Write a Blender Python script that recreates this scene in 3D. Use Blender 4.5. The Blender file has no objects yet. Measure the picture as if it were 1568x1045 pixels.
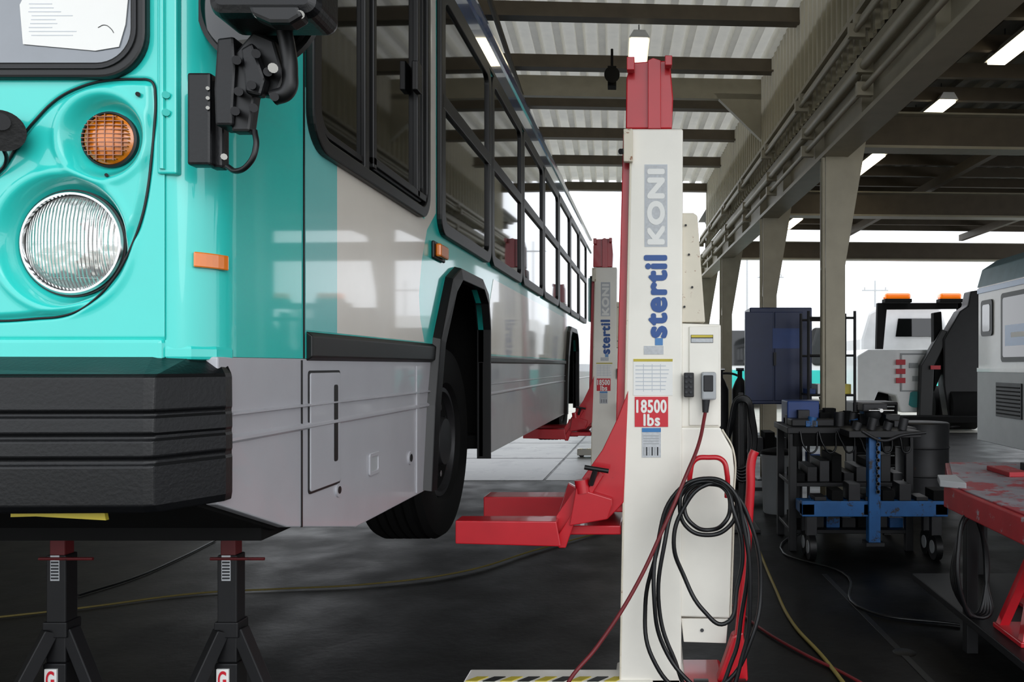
import bpy, bmesh, math, random
import numpy as np
from mathutils import Matrix, Vector
random.seed(4)
F=1200.0; EYE=1.5
# ---- view helpers: pixel coordinates at a chosen depth -> metres -----------------------------
def q(u,v,Y): return ((u-1000)*Y/F, EYE+(560-v)*Y/F)      # point on a plane at depth Y -> (X,Z)
def q3(u,v,Y):
    a=q(u,v,Y); return (a[0],Y,a[1])
def g(u,v,h=0.012):                                         # point on floor
    Y=F*EYE/(v-560); return ((u-1000)*Y/F, Y, h)
BROT=math.radians(3.0)

def lin(h):
    h=h.lstrip('#'); c=[int(h[i:i+2],16)/255 for i in (0,2,4)]
    return tuple((x/12.92 if x<=.04045 else ((x+.055)/1.055)**2.4) for x in c)+(1,)
MATS={}
def mat(name,col,rough=.5,metal=0,coat=0,var=.12,vscale=6,bump=0,bscale=60,spot=None,spot_t=.68,spot_scale=9,emit=0,spec=None,transl=0,rvar=0):
    if name in MATS: return MATS[name]
    m=bpy.data.materials.new(name); m.use_nodes=True; nt=m.node_tree; b=nt.nodes['Principled BSDF']
    c=lin(col); tc=nt.nodes.new('ShaderNodeTexCoord')
    n=nt.nodes.new('ShaderNodeTexNoise'); n.inputs['Scale'].default_value=vscale; n.inputs['Detail'].default_value=5
    nt.links.new(tc.outputs['Object'],n.inputs['Vector'])
    r=nt.nodes.new('ShaderNodeValToRGB')
    r.color_ramp.elements[0].position=.3; r.color_ramp.elements[1].position=.7
    r.color_ramp.elements[0].color=tuple(x*(1-var) for x in c[:3])+(1,)
    r.color_ramp.elements[1].color=tuple(min(1,x*(1+var*.5)) for x in c[:3])+(1,)
    nt.links.new(n.outputs['Fac'],r.inputs['Fac']); out=r.outputs['Color']
    if spot:
        n2=nt.nodes.new('ShaderNodeTexNoise'); n2.inputs['Scale'].default_value=spot_scale; n2.inputs['Detail'].default_value=9; n2.inputs['Roughness'].default_value=.7
        nt.links.new(tc.outputs['Object'],n2.inputs['Vector'])
        r2=nt.nodes.new('ShaderNodeValToRGB'); r2.color_ramp.elements[0].position=spot_t; r2.color_ramp.elements[1].position=spot_t+.05
        r2.color_ramp.elements[0].color=(0,0,0,1); r2.color_ramp.elements[1].color=(1,1,1,1)
        nt.links.new(n2.outputs['Fac'],r2.inputs['Fac'])
        mx=nt.nodes.new('ShaderNodeMixRGB'); mx.inputs['Color2'].default_value=lin(spot)
        nt.links.new(r2.outputs['Color'],mx.inputs['Fac']); nt.links.new(out,mx.inputs['Color1']); out=mx.outputs['Color']
    nt.links.new(out,b.inputs['Base Color'])
    b.inputs['Roughness'].default_value=rough; b.inputs['Metallic'].default_value=metal
    b.inputs['Coat Weight'].default_value=coat; b.inputs['Coat Roughness'].default_value=.04
    if spec is not None: b.inputs['Specular IOR Level'].default_value=spec
    if rvar:
        mr=nt.nodes.new('ShaderNodeMapRange'); mr.inputs['From Min'].default_value=.35; mr.inputs['From Max'].default_value=.65
        mr.inputs['To Min'].default_value=rough-rvar; mr.inputs['To Max'].default_value=rough+rvar
        nt.links.new(n.outputs['Fac'],mr.inputs['Value']); nt.links.new(mr.outputs['Result'],b.inputs['Roughness'])
    if bump:
        n3=nt.nodes.new('ShaderNodeTexNoise'); n3.inputs['Scale'].default_value=bscale; n3.inputs['Detail'].default_value=4
        nt.links.new(tc.outputs['Object'],n3.inputs['Vector'])
        bp=nt.nodes.new('ShaderNodeBump'); bp.inputs['Strength'].default_value=bump; bp.inputs['Distance'].default_value=.01
        nt.links.new(n3.outputs['Fac'],bp.inputs['Height']); nt.links.new(bp.outputs['Normal'],b.inputs['Normal'])
    if emit:
        b.inputs['Emission Color'].default_value=c; b.inputs['Emission Strength'].default_value=emit
    if transl:
        t=nt.nodes.new('ShaderNodeBsdfTranslucent'); t.inputs['Color'].default_value=(.95,.93,.86,1)
        mxs=nt.nodes.new('ShaderNodeMixShader'); mxs.inputs[0].default_value=transl
        nt.links.new(b.outputs[0],mxs.inputs[1]); nt.links.new(t.outputs[0],mxs.inputs[2])
        nt.links.new(mxs.outputs[0],nt.nodes['Material Output'].inputs['Surface'])
    MATS[name]=m; return m

teal=mat('teal_paint','#2fd2c7',.28,coat=.9,var=.03)
paleteal=mat('pale_teal','#79d2ce',.25,coat=.9,var=.03)
buswhite=mat('bus_white','#efe9dd',.25,coat=.9,var=.03)
silver=mat('skirt_silver','#b3b3b8',.34,coat=.35,var=.05)
black=mat('black_plastic','#0b0c0e',.4,var=.2,bump=.08,bscale=120,spec=.4)
rubber=mat('black_rubber','#0a0b0c',.45,var=.2)
tire=mat('tire_rubber','#0b0b0b',.8,var=.3,spec=.2)
glass=mat('tinted_glass','#070909',.03,coat=.6,var=.1)
screen=mat('grey_cowl','#7d838a',.15,coat=1,var=.1)
navy=mat('navy_paint','#1b5590',.15,coat=1,var=.1)
amber=mat('amber_lens','#d8760a',.15,coat=1,var=.25,vscale=60,emit=.03)
amberd=mat('amber_lens_rib','#8a4306',.25,coat=1,var=.1)
orange=mat('orange_reflector','#f07d14',.25,coat=1,var=.1)
chrome=mat('chrome','#c8c8c8',.15,metal=1,var=.1)
white=mat('lift_white','#f1ede2',.35,coat=.3,var=.04,spot='#a9794a',spot_t=.73,spot_scale=9)
rusty=mat('white_rust_edge','#ddd5c2',.45,var=.08,spot='#8b552a',spot_t=.62,spot_scale=22)
red=mat('lift_red','#c01624',.35,coat=.4,var=.12,spot='#4a1614',spot_t=.70,spot_scale=14)
redd=mat('red_worn','#a8202a',.5,var=.2,spot='#9a9296',spot_t=.58,spot_scale=9)
reddk=mat('red_grimy','#5e1216',.6,var=.3,spot='#201818',spot_t=.56,spot_scale=14)
blue=mat('blue_paint','#1c3f80',.45,var=.15)
navyb=mat('cabinet_blue','#0e2350',.4,var=.15)
cartblue=mat('cart_blue','#1d5b96',.5,var=.2,spot='#2b2a2a',spot_t=.56)
steel=mat('dark_steel','#2c2c2e',.5,metal=.3,var=.3,spot='#5a3a28',spot_t=.66)
steeld=mat('black_steel','#161618',.5,metal=.2,var=.3,spot='#3a261a',spot_t=.68)
dark=mat('dark_underbody','#0a0a0a',.8,var=.3,spec=.2)
olive=mat('olive_steel','#a39b86',.5,var=.1)
olived=mat('olive_cladding','#aca387',.55,var=.1,transl=.09)  # slight translucency added to brighten the fascia
olivew=mat('olive_wall','#6d6756',.6,var=.1)
deck=mat('roof_deck','#cfccbe',.5,var=.12,transl=.16)  # translucent mix added so sky leaks through and brightens the ceiling
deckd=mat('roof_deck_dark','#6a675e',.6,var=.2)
purl=mat('purlin_brown','#5e5343',.6,var=.15)
yellow=mat('yellow','#c9b73a',.5,var=.2)
label=mat('label_white','#eeeeea',.5,var=.02)
labg=mat('label_grey','#c3c6c9',.5,var=.12,vscale=90)
labr=mat('label_red','#cf1f30',.4,var=.03)
txtb=mat('text_blue','#1f4f94',.4,var=.03)
txtk=mat('text_dark','#26282c',.5,var=.03)
txtl=mat('text_pale','#c3c8ce',.4,var=.02)
cable=mat('black_cable','#0d0e10',.4,var=.1)
redcable=mat('red_cable','#6e1d22',.5,var=.2)
vwhite=mat('vehicle_white','#f4f5f5',.35,coat=.4,var=.04)
vgrey=mat('vehicle_grey','#a9acae',.45,var=.05)
vblue=mat('vehicle_blue','#1273b5',.3,coat=.5,var=.05)
lampw=mat('lamp_tube','#fff3d2',.5,var=0,emit=5)
beac=mat('beacon_amber','#ff7a10',.2,coat=1,var=.1,emit=.4)
dyel=mat('dull_yellow','#5e521c',.6)
# moulded headlamp glass
lens=bpy.data.materials.new('lamp_lens'); lens.use_nodes=True; nt=lens.node_tree; b=nt.nodes['Principled BSDF']
b.inputs['Base Color'].default_value=(.75,.76,.74,1); b.inputs['Metallic'].default_value=.75; b.inputs['Roughness'].default_value=.12; b.inputs['Coat Weight'].default_value=1
tc=nt.nodes.new('ShaderNodeTexCoord'); sp=nt.nodes.new('ShaderNodeSeparateXYZ'); cb_=nt.nodes.new('ShaderNodeCombineXYZ')
nt.links.new(tc.outputs['Object'],sp.inputs[0]); nt.links.new(sp.outputs['X'],cb_.inputs['X']); nt.links.new(sp.outputs['Z'],cb_.inputs['Y'])
br=nt.nodes.new('ShaderNodeTexBrick'); br.inputs['Scale'].default_value=10; br.inputs['Color1'].default_value=(.1,.1,.1,1); br.inputs['Color2'].default_value=(1,1,1,1); br.inputs['Mortar'].default_value=(0,0,0,1); br.inputs['Mortar Size'].default_value=.03
nt.links.new(cb_.outputs[0],br.inputs['Vector'])
wv=nt.nodes.new('ShaderNodeTexWave'); wv.inputs['Scale'].default_value=38; nt.links.new(cb_.outputs[0],wv.inputs['Vector'])
n9=nt.nodes.new('ShaderNodeTexNoise'); n9.inputs['Scale'].default_value=14; nt.links.new(cb_.outputs[0],n9.inputs['Vector'])
ad=nt.nodes.new('ShaderNodeMath'); ad.operation='ADD'; nt.links.new(br.outputs['Color'],ad.inputs[0]); nt.links.new(wv.outputs['Color'],ad.inputs[1])
ad2=nt.nodes.new('ShaderNodeMath'); ad2.operation='MULTIPLY_ADD'; nt.links.new(n9.outputs['Fac'],ad2.inputs[0]); ad2.inputs[1].default_value=5; nt.links.new(ad.outputs[0],ad2.inputs[2])
bp=nt.nodes.new('ShaderNodeBump'); bp.inputs['Strength'].default_value=.7; bp.inputs['Distance'].default_value=.004
nt.links.new(ad2.outputs[0],bp.inputs['Height']); nt.links.new(bp.outputs['Normal'],b.inputs['Normal'])

# ---- mesh helpers -------------------------------------------------------------
def grp(name,rot=0,loc=(0,0,0)):
    e=bpy.data.objects.new(name,None); bpy.context.collection.objects.link(e)
    e.rotation_euler.z=rot; e.location=loc; e.empty_display_size=.1; return e
def mk(name,verts,faces,m,parent=None,bevel=0,smooth=False,rot=0,segs=2):
    me=bpy.data.meshes.new(name); me.from_pydata([tuple(v) for v in verts],[],faces); me.update()
    bm=bmesh.new(); bm.from_mesh(me); bmesh.ops.recalc_face_normals(bm,faces=bm.faces[:]); bm.to_mesh(me); bm.free()
    me.materials.append(m); o=bpy.data.objects.new(name,me); bpy.context.collection.objects.link(o)
    if parent: o.parent=parent
    o.rotation_euler.z=rot
    if bevel:
        b=o.modifiers.new('bevel','BEVEL'); b.width=bevel; b.segments=segs; b.limit_method='ANGLE'; b.angle_limit=.6
    if smooth:
        for p in me.polygons: p.use_smooth=True
        if smooth=='auto':
            e=o.modifiers.new('es','EDGE_SPLIT'); e.split_angle=.6
    return o
def box(name,x0,x1,y0,y1,z0,z1,m,parent=None,bevel=.004,rot=0):
    v=[(x,y,z) for x in(x0,x1) for y in(y0,y1) for z in(z0,z1)]
    f=[(0,1,3,2),(4,6,7,5),(0,4,5,1),(2,3,7,6),(0,2,6,4),(1,5,7,3)]
    return mk(name,v,f,m,parent,bevel,rot=rot)
def pt(axis,a,p):
    return {'X':(a,p[0],p[1]),'Y':(p[0],a,p[1]),'Z':(p[0],p[1],a)}[axis]
def prism(name,pts,axis,a0,a1,m,parent=None,bevel=.003,rot=0,smooth=False):
    n=len(pts); v=[pt(axis,a0,p) for p in pts]+[pt(axis,a1,p) for p in pts]
    f=[tuple(range(n)),tuple(range(2*n-1,n-1,-1))]+[(i,(i+1)%n,(i+1)%n+n,i+n) for i in range(n)]
    return mk(name,v,f,m,parent,bevel,rot=rot,smooth=smooth)
def ring(name,po,pi,axis,a0,a1,m,parent=None,bevel=.003):
    n=len(po); v=[pt(axis,a,p) for a,l in((a0,po),(a1,po),(a0,pi),(a1,pi)) for p in l]
    f=[]
    for i in range(n):
        j=(i+1)%n
        f+=[(i,j,n+j,n+i),(2*n+i,3*n+i,3*n+j,2*n+j),(i,2*n+i,2*n+j,j),(n+i,n+j,3*n+j,3*n+i)]
    return mk(name,v,f,m,parent,bevel)
def rr(x0,x1,z0,z1,r,n=6):
    o=[]
    for cx,cz,a in((x1-r,z1-r,0),(x0+r,z1-r,90),(x0+r,z0+r,180),(x1-r,z0+r,270)):
        for k in range(n+1):
            t=math.radians(a+90*k/n); o.append((cx+r*math.cos(t),cz+r*math.sin(t)))
    return o
def lathe(name,prof,c,axis,m,parent=None,seg=40,smooth='auto'):
    v=[];f=[]
    for a,r in prof:
        for k in range(seg):
            t=2*math.pi*k/seg; p=(r*math.cos(t),r*math.sin(t))
            if axis=='X': v.append((c[0]+a,c[1]+p[0],c[2]+p[1]))
            elif axis=='Y': v.append((c[0]+p[0],c[1]+a,c[2]+p[1]))
            else: v.append((c[0]+p[0],c[1]+p[1],c[2]+a))
    for i in range(len(prof)-1):
        for k in range(seg):
            l=(k+1)%seg; f.append((i*seg+k,i*seg+l,(i+1)*seg+l,(i+1)*seg+k))
    f.append(tuple(range(seg))); f.append(tuple((len(prof)-1)*seg+k for k in range(seg)))
    return mk(name,v,f,m,parent,smooth=smooth)
def cyl(name,p0,p1,r,m,parent=None,r2=None,seg=20,rot=0):
    p0=Vector(p0);p1=Vector(p1);d=(p1-p0).normalized()
    a=d.orthogonal().normalized();b=d.cross(a); r2=r if r2 is None else r2
    v=[p0+(a*math.cos(2*math.pi*k/seg)+b*math.sin(2*math.pi*k/seg))*r for k in range(seg)]
    v+=[p1+(a*math.cos(2*math.pi*k/seg)+b*math.sin(2*math.pi*k/seg))*r2 for k in range(seg)]
    f=[(k,(k+1)%seg,(k+1)%seg+seg,k+seg) for k in range(seg)]+[tuple(range(seg)),tuple(range(2*seg-1,seg-1,-1))]
    return mk(name,v,f,m,parent,smooth='auto',rot=rot)
def bar(name,p0,p1,w,m,parent=None,h=None):
    p0=Vector(p0);p1=Vector(p1);d=(p1-p0).normalized(); up=Vector((0,0,1)) if abs(d.z)<.9 else Vector((0,1,0))
    a=d.cross(up).normalized(); b=d.cross(a); h=h or w
    c=[(-1,-1),(1,-1),(1,1),(-1,1)]
    v=[p+a*x*w/2+b*y*h/2 for p in(p0,p1) for x,y in c]
    return mk(name,v,[(0,1,2,3),(7,6,5,4),(0,1,5,4),(1,2,6,5),(2,3,7,6),(3,0,4,7)],m,parent,bevel=.003)
def tube(name,pts,r,m,parent=None,cyclic=False,rot=0,res=8):
    cu=bpy.data.curves.new(name,'CURVE'); cu.dimensions='3D'; cu.bevel_depth=r; cu.bevel_resolution=3; cu.resolution_u=res; cu.use_fill_caps=True
    sp=cu.splines.new('BEZIER'); sp.bezier_points.add(len(pts)-1)
    for b,p in zip(sp.bezier_points,pts): b.co=p; b.handle_left_type=b.handle_right_type='AUTO'
    sp.use_cyclic_u=cyclic; cu.materials.append(m)
    o=bpy.data.objects.new(name,cu); bpy.context.collection.objects.link(o)
    if parent:o.parent=parent
    o.rotation_euler.z=rot
    return o
def text(name,body,x0,x1,z0,z1,Y,m,parent,vertical=False,bold=.02,thick=0):
    cu=bpy.data.curves.new(name,'FONT'); cu.body=body; cu.offset=bold; cu.align_x='CENTER'; cu.space_character=1.1
    t=bpy.data.objects.new(name+'_t',cu); bpy.context.collection.objects.link(t)
    bpy.context.view_layer.update()
    me=bpy.data.meshes.new_from_object(t.evaluated_get(bpy.context.evaluated_depsgraph_get()))
    bpy.data.objects.remove(t)
    co=np.array([v.co[:] for v in me.vertices]); lo=co.min(0); hi=co.max(0)
    for v in me.vertices:
        a=(v.co.x-lo[0])/(hi[0]-lo[0]); b=(v.co.y-lo[1])/(hi[1]-lo[1])
        if vertical: v.co=(x1-(x1-x0)*b, Y, z0+(z1-z0)*a)
        else: v.co=(x0+(x1-x0)*a, Y, z0+(z1-z0)*b)
    me.materials.clear(); me.materials.append(m)
    offs=[(0,0)] if not thick else [(thick*math.cos(a),thick*math.sin(a)) for a in [k*math.pi/4 for k in range(8)]]+[(0,0)]
    for i,(dx,dz) in enumerate(offs):
        o=bpy.data.objects.new(name,me); bpy.context.collection.objects.link(o); o.parent=parent; o.location=(dx,-.00003*i,dz)
    return o
def rectq(name,u0,v0,u1,v1,Y,m,parent,th=.002,bevel=0):
    a=q(u0,v0,Y); b=q(u1,v1,Y)
    return box(name,a[0],b[0],Y-th,Y+.001,b[1],a[1],m,parent,bevel)
def polyq(name,pts,Y0,Y1,m,parent,bevel=.004,Yref=None):
    Yr=Yref or Y0
    return prism(name,[q(u,v,Yr) for u,v in pts],'Y',Y0,Y1,m,parent,bevel)

# =============================== CAMERA / WORLD ================================
cam=bpy.data.cameras.new('camera'); co=bpy.data.objects.new('camera',cam); bpy.context.collection.objects.link(co)
co.location=(0,0,EYE); co.rotation_euler=(math.pi/2,0,0); cam.sensor_width=36; cam.lens=36*F/1568
cam.shift_x=(784-1000)/1568; cam.shift_y=(560-522.5)/1568; cam.clip_start=.05; cam.clip_end=500
bpy.context.scene.camera=co
w=bpy.data.worlds.new('overcast_sky'); bpy.context.scene.world=w; w.use_nodes=True
nt=w.node_tree; bg=nt.nodes['Background']; bg.inputs['Strength'].default_value=2.05
tc=nt.nodes.new('ShaderNodeTexCoord'); nz=nt.nodes.new('ShaderNodeTexNoise'); nz.inputs['Scale'].default_value=2.5
cr=nt.nodes.new('ShaderNodeValToRGB'); cr.color_ramp.elements[0].color=(.78,.86,.95,1); cr.color_ramp.elements[1].color=(.98,.98,1,1)
nt.links.new(tc.outputs['Generated'],nz.inputs['Vector']); nt.links.new(nz.outputs['Fac'],cr.inputs['Fac']); nt.links.new(cr.outputs['Color'],bg.inputs['Color'])
sun=bpy.data.lights.new('sun','SUN'); sun.energy=.7; sun.angle=math.radians(40); so=bpy.data.objects.new('sun',sun)
so.rotation_euler=(math.radians(66),0,math.radians(28)); bpy.context.collection.objects.link(so)
bpy.context.scene.view_settings.view_transform='Standard'

# =============================== BUILDING ======================================
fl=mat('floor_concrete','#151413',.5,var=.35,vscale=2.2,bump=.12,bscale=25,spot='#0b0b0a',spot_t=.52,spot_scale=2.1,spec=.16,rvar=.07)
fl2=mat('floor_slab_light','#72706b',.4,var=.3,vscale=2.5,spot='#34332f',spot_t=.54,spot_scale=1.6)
og=mat('outdoor_concrete','#b5b2a8',.7,var=.15,vscale=1)
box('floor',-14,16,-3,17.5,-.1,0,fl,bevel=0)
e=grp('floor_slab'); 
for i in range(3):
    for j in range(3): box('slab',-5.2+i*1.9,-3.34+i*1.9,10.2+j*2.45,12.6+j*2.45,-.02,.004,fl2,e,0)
box('ground_outside',-90,90,17.5,200,-.12,-.01,og,bevel=0)
box('ground_yard',-90,90,-60,-3,-.12,-.01,og,bevel=0)  # out of view; edge brought forward for more bounce light
box('shade_wall_left',-8.1,-8.0,0,17.5,0,5.15,olivew,bevel=0,rot=BROT)  # unseen wall, added to block side light and darken the interior
def corrug(name,a0,n,b0,b1,pitch,depth,base,mode,m):
    prof=[]
    for i in range(n):
        x=a0+i*pitch
        prof+=[(x,0),(x+pitch*.5,0),(x+pitch*.6,depth),(x+pitch*.9,depth)]
    prof.append((a0+n*pitch,0)); v=[];k=len(prof)
    for b in(b0,b1):
        for a,d in prof:
            v.append((a,b,base-d) if mode=='Z' else (base-d,a,b))
    return mk(name,v,[(i,i+1,k+i+1,k+i) for i in range(k-1)],m,rot=BROT)
CY0=-.4  # roofs carried back over the camera, out of view, to cut skylight
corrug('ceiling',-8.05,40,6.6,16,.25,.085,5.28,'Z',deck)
corrug('shade_ceiling_front',-8.05,40,CY0,6.6,.25,.085,5.28,'Z',deckd)  # unseen dark roof stretch, added to keep sky off the floor
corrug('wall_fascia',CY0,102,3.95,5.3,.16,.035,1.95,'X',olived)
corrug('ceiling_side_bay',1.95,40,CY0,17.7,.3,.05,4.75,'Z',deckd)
e=grp('roof_purlins',BROT)
for i,y in enumerate([-.3,1,2.4,3.8,5.2,6.6,8.0,9.35,10.75,12.2,13.8,15.8]):
    box('purlin_web',-8,1.93,y-.02,y+.02,5.04,5.19,purl,e,0); box('purlin_flange',-8,1.93,y-.07,y+.07,5.02,5.04,purl,e,0)
for y in (10.05,):
    box('rafter',-8,1.93,y-.04,y+.04,4.93,5.19,olive,e,0)
    prism('rafter_haunch',[(1.93,4.4),(1.93,5.0),(1.3,5.0)],'Y',y-.04,y+.04,olive,e,0)
for x in (-1.5,-1.3,-1.15):
    tube('conduit',[(x,0,4.95),(x,10,4.95),(x,16,4.95)],.03,purl,e)
for x in (-4.5,-1.7):
    box('stringer',x-.06,x+.06,0,16,4.83,5.02,olive,e,0)
e=grp('side_bay_beams',BROT)
for y in (8.6,12.5,17.6,4.5):
    box('web',2.1,14,y-.03,y+.03,3.92,4.3,purl,e,0); box('flange_low',2.1,14,y-.12,y+.12,3.9,3.93,olive,e,0); box('flange_up',2.1,14,y-.12,y+.12,4.28,4.3,olive,e,0)
for i in range(25):
    y=.3+i*.7; box('joist',2.1,14,y-.03,y+.03,4.5,4.65,purl,e,0)
for x in (3.0,5.2,8): box('longitudinal',x-.05,x+.05,0,17.6,4.36,4.5,purl,e,0)
e=grp('crane_girder',BROT)
box('web',2.03,2.07,0,17.6,3.45,3.85,olive,e,0); box('flange_low',1.93,2.17,0,17.6,3.42,3.46,olive,e,0); box('flange_up',1.93,2.2,0,17.6,3.84,3.92,olive,e,0)
for i in range(12): 
    y=1.8+i*1.4; box('stiffener',1.94,2.16,y,y+.02,3.45,3.85,olive,e,0)
e=grp('service_pipes',BROT)
for x,z,r in((1.86,3.72,.035),(1.84,4.05,.028),(1.86,3.55,.022),(1.8,3.98,.02)):
    tube('pipe',[(x,0,z),(x,9,z),(x,17.4,z)],r,olive,e)
    for i in range(8): box('pipe_clip',x-.05,x+.07,4+i*1.7,4.05+i*1.7,z-.05,z+.05,olive,e,0)
box('fascia_angle',1.8,1.9,0,16,4.1,4.14,olive,e,0)
for i,y in enumerate([7.2,10.2,14.0,17.3]):
    e=grp('steel_post',BROT)
    box('web',2.04,2.06,y-.09,y+.09,0,3.42,olive,e,0)
    box('flange_a',1.96,2.14,y-.1,y-.085,0,3.42,olive,e,0); box('flange_b',1.96,2.14,y+.085,y+.1,0,3.42,olive,e,0)
    prism('haunch',[(1.96,2.4),(2.14,2.4),(2.36,3.7),(2.18,3.7),(2.1,3.42)],'Y',y-.09,y+.09,olive,e,0)
    box('base_plate',1.88,2.22,y-.17,y+.17,0,.03,steel,e)
    tube('conduit',[(1.93,y-.12,.4),(1.93,y-.12,2),(1.93,y-.12,3.4)],.018,olive,e)
def fluor(x,y,z,l=1.15,hz=.28):
    e=grp('fluorescent_light',BROT)
    prism('housing',[(x-.11,z+.03),(x+.11,z+.03),(x+.06,z+.11),(x-.06,z+.11)],'Y',y,y+l,vwhite,e,0)
    box('lamp',x-.09,x+.09,y+.02,y+l-.02,z,z+.03,lampw,e,.01)
    for yy in(y+.2,y+l-.2): cyl('hanger',(x,yy,z+.1),(x,yy,z+hz),.006,steel,e,seg=6)
for y in (6.35,8.55,10.8,15.6): fluor(3.75,y,4.44)
fluor(.29,8.25,4.93,.75,.25)
e=grp('ceiling_speaker',BROT)
box('body',-.05,.05,9.1,9.25,4.75,4.98,dark,e); cyl('horn',(0,9.1,4.86),(0,9.0,4.84),.04,dark,e,.09); cyl('stem',(0,9.17,4.98),(0,9.17,5.2),.015,dark,e,seg=8)

# =============================== BUS ===========================================
bus=grp('transit_bus')
def arch(y0,y1,ytop0,ytop1,zt,zb):
    return [(y0,zb),(y0+.06,1.3),(y0+.15,1.6),(ytop0-.12,zt-.07),(ytop0,zt),(ytop1,zt),(y1-.06,zt-.07),(y1,zt-.22),(y1,zb)]
A1=arch(3.47,4.62,3.95,4.45,1.93,.95); A2=arch(8.85,10.15,9.3,9.95,1.9,.95)
up1=[(3.6,1.52)]+A1[2:8]+[(4.62,1.52)]; up2=[(8.98,1.52)]+A2[2:8]+[(10.15,1.52)]
side=[(1.88,1.52)]+up1+up2+[(12.6,1.52),(12.6,3.32),(1.88,3.32)]
prism('side_panel',side,'X',-1.03,-1.0,teal,bus,0)
lo1=[(3.47,.95),(3.53,1.3),(3.6,1.52)]
prism('skirt_front',[(1.80,1.18),(2.143,1.057),(2.637,.955)]+lo1+[(1.80,1.52)],'X',-1.03,-1.0,silver,bus,.004)
prism('skirt_middle',[(4.62,.96),(8.85,.95),(8.91,1.3),(8.98,1.52),(4.62,1.52)],'X',-1.03,-1.0,silver,bus,.004)
prism('skirt_rear',[(10.15,.95),(12.6,.95),(12.6,1.52),(10.15,1.52)],'X',-1.03,-1.0,silver,bus,.004)
for z,h,y0,y1 in((1.325,.012,1.83,3.5),(1.385,.006,1.85,3.5),(1.325,.012,4.65,8.85),(1.325,.012,10.2,12.6),(1.385,.006,4.65,8.85)):
    prism('skirt_ridge',[(-1.002,z-h),(-.990,z-h*.3),(-.990,z+h*.3),(-1.002,z+h)],'Y',y0,y1,silver,bus,0)
prism('trim_strip_front',[(-1.002,1.512),(-.982,1.525),(-.982,1.585),(-1.002,1.6)],'Y',2.26,3.62,rubber,bus,.004)
prism('trim_strip_rear',[(-1.002,1.512),(-.985,1.52),(-.985,1.55),(-1.002,1.56)],'Y',4.64,8.9,rubber,bus,.003)
def fender(A):
    n=len(A); out=[]
    cy=sum(p[0] for p in A)/n
    for i,p in enumerate(A):
        dy=-.05 if i<4 else (.0 if i<6 else .05); dz=.06 if 2<i<8 else .02
        if i in(0,):dz=0
        if i==n-1:dz=0
        out.append((p[0]+dy,p[1]+dz))
    v=[(-.965,)+tuple(p) for p in out]+[(-.955,)+tuple(p) for p in A]+[(-1.04,)+tuple(p) for p in A]+[(-1.01,)+tuple((p[0]*1.0+(p[0]-cy)*.03,p[1]+.01)) for p in out]
    f=[]
    for k in range(3):
        for i in range(n-1): f.append((k*n+i,k*n+i+1,(k+1)*n+i+1,(k+1)*n+i))
    for i in range(n-1): f.append((3*n+i,3*n+i+1,i+1,i))
    mk('wheel_arch_trim',v,f,rubber,bus,.004)
fender(A1); fender(A2)
for a,b in((3.2,4.9),(8.6,10.4)):
    box('wheel_well_back',-1.62,-1.6,a,b,.95,2.1,dark,bus,0); box('wheel_well_top',-1.6,-1.03,a,b,1.99,2.02,dark,bus,0)
    box('wheel_well_front',-1.6,-1.03,a,a+.02,1.0,2.0,dark,bus,0); box('wheel_well_rear',-1.6,-1.03,b-.02,b,1.0,2.0,dark,bus,0)
def wheel(y,z,xo=-1.12):
    P=[(-.30,.30),(-.30,.44),(-.27,.485),(-.24,.5)]
    for k in range(5):
        x=-.24+k*.045; P+=[(x,.5),(x+.03,.5),(x+.032,.488),(x+.043,.488)]
    P+=[(0-.0,.5),(.03,.482),(.045,.42),(.03,.31),(0,.285),(-.02,.27)]
    lathe('tire',P,(xo,y,z),'X',tire,bus,64)
    lathe('rim',[(-.28,.29),(.01,.285),(.012,.262),(-.06,.24),(-.09,.15),(-.02,.14),(.03,.12),(.035,0.01)],(xo,y,z),'X',steel,bus,48)
    for k in range(10):
        t=2*math.pi*k/10; c=(y+.185*math.cos(t),z+.185*math.sin(t)); cyl('lug_nut',(xo-.08,c[0],c[1]),(xo-.01,c[0],c[1]),.018,chrome,bus,seg=6)
wheel(4.12,1.1); wheel(9.5,1.1)
box('underbody',-3.55,-1.05,2.1,3.4,1.03,1.08,dark,bus,0); box('underbody_mid',-3.55,-1.05,4.7,8.8,1.0,1.08,dark,bus,0)
box('underbody_rear',-3.55,-1.05,10.25,12.55,1.0,1.08,dark,bus,0); box('underbody_spine',-3.3,-1.6,2.2,12.5,1.03,1.09,dark,bus,0)
box('axle',-3.2,-1.3,4.0,4.2,.98,1.12,steel,bus,.02); box('rear_wall',-3.6,-1.0,12.56,12.62,1.0,3.5,teal,bus,.01)
lathe('far_tire',[(-.15,.3),(-.15,.46),(-.1,.5),(.1,.5),(.15,.46),(.15,.3)],(-3.35,4.12,1.1),'X',tire,bus,48)
box('far_side_panel',-3.6,-3.57,1.78,12.6,1.0,3.35,teal,bus,0)
prism('front_valance',[(1.72,1.2),(1.80,1.17),(2.14,1.05),(2.2,1.05),(2.2,1.1),(1.85,1.26),(1.72,1.26)],'X',-3.55,-1.03,dark,bus,.004)
rp=[(-1.0,3.31),(-1.0,3.5)]
for k in range(1,9):
    t=math.radians(90*k/8); rp.append((-1.22+.22*math.cos(t),3.5+.16*math.sin(t)))
rp+= [(-2.3,3.70)]+[(-4.6-x,z) for x,z in reversed(rp)]
prism('roof',rp,'Y',1.76,12.62,navy,bus,0)
prism('rain_gutter',[(-1.0,3.50),(-.975,3.51),(-.975,3.53),(-1.01,3.55)],'Y',1.9,12.6,navy,bus,0)
prism('roof_rail',[(-1.0,3.30),(-.988,3.30),(-.988,3.325),(-1.0,3.33)],'Y',1.9,12.6,rubber,bus,0)
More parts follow.
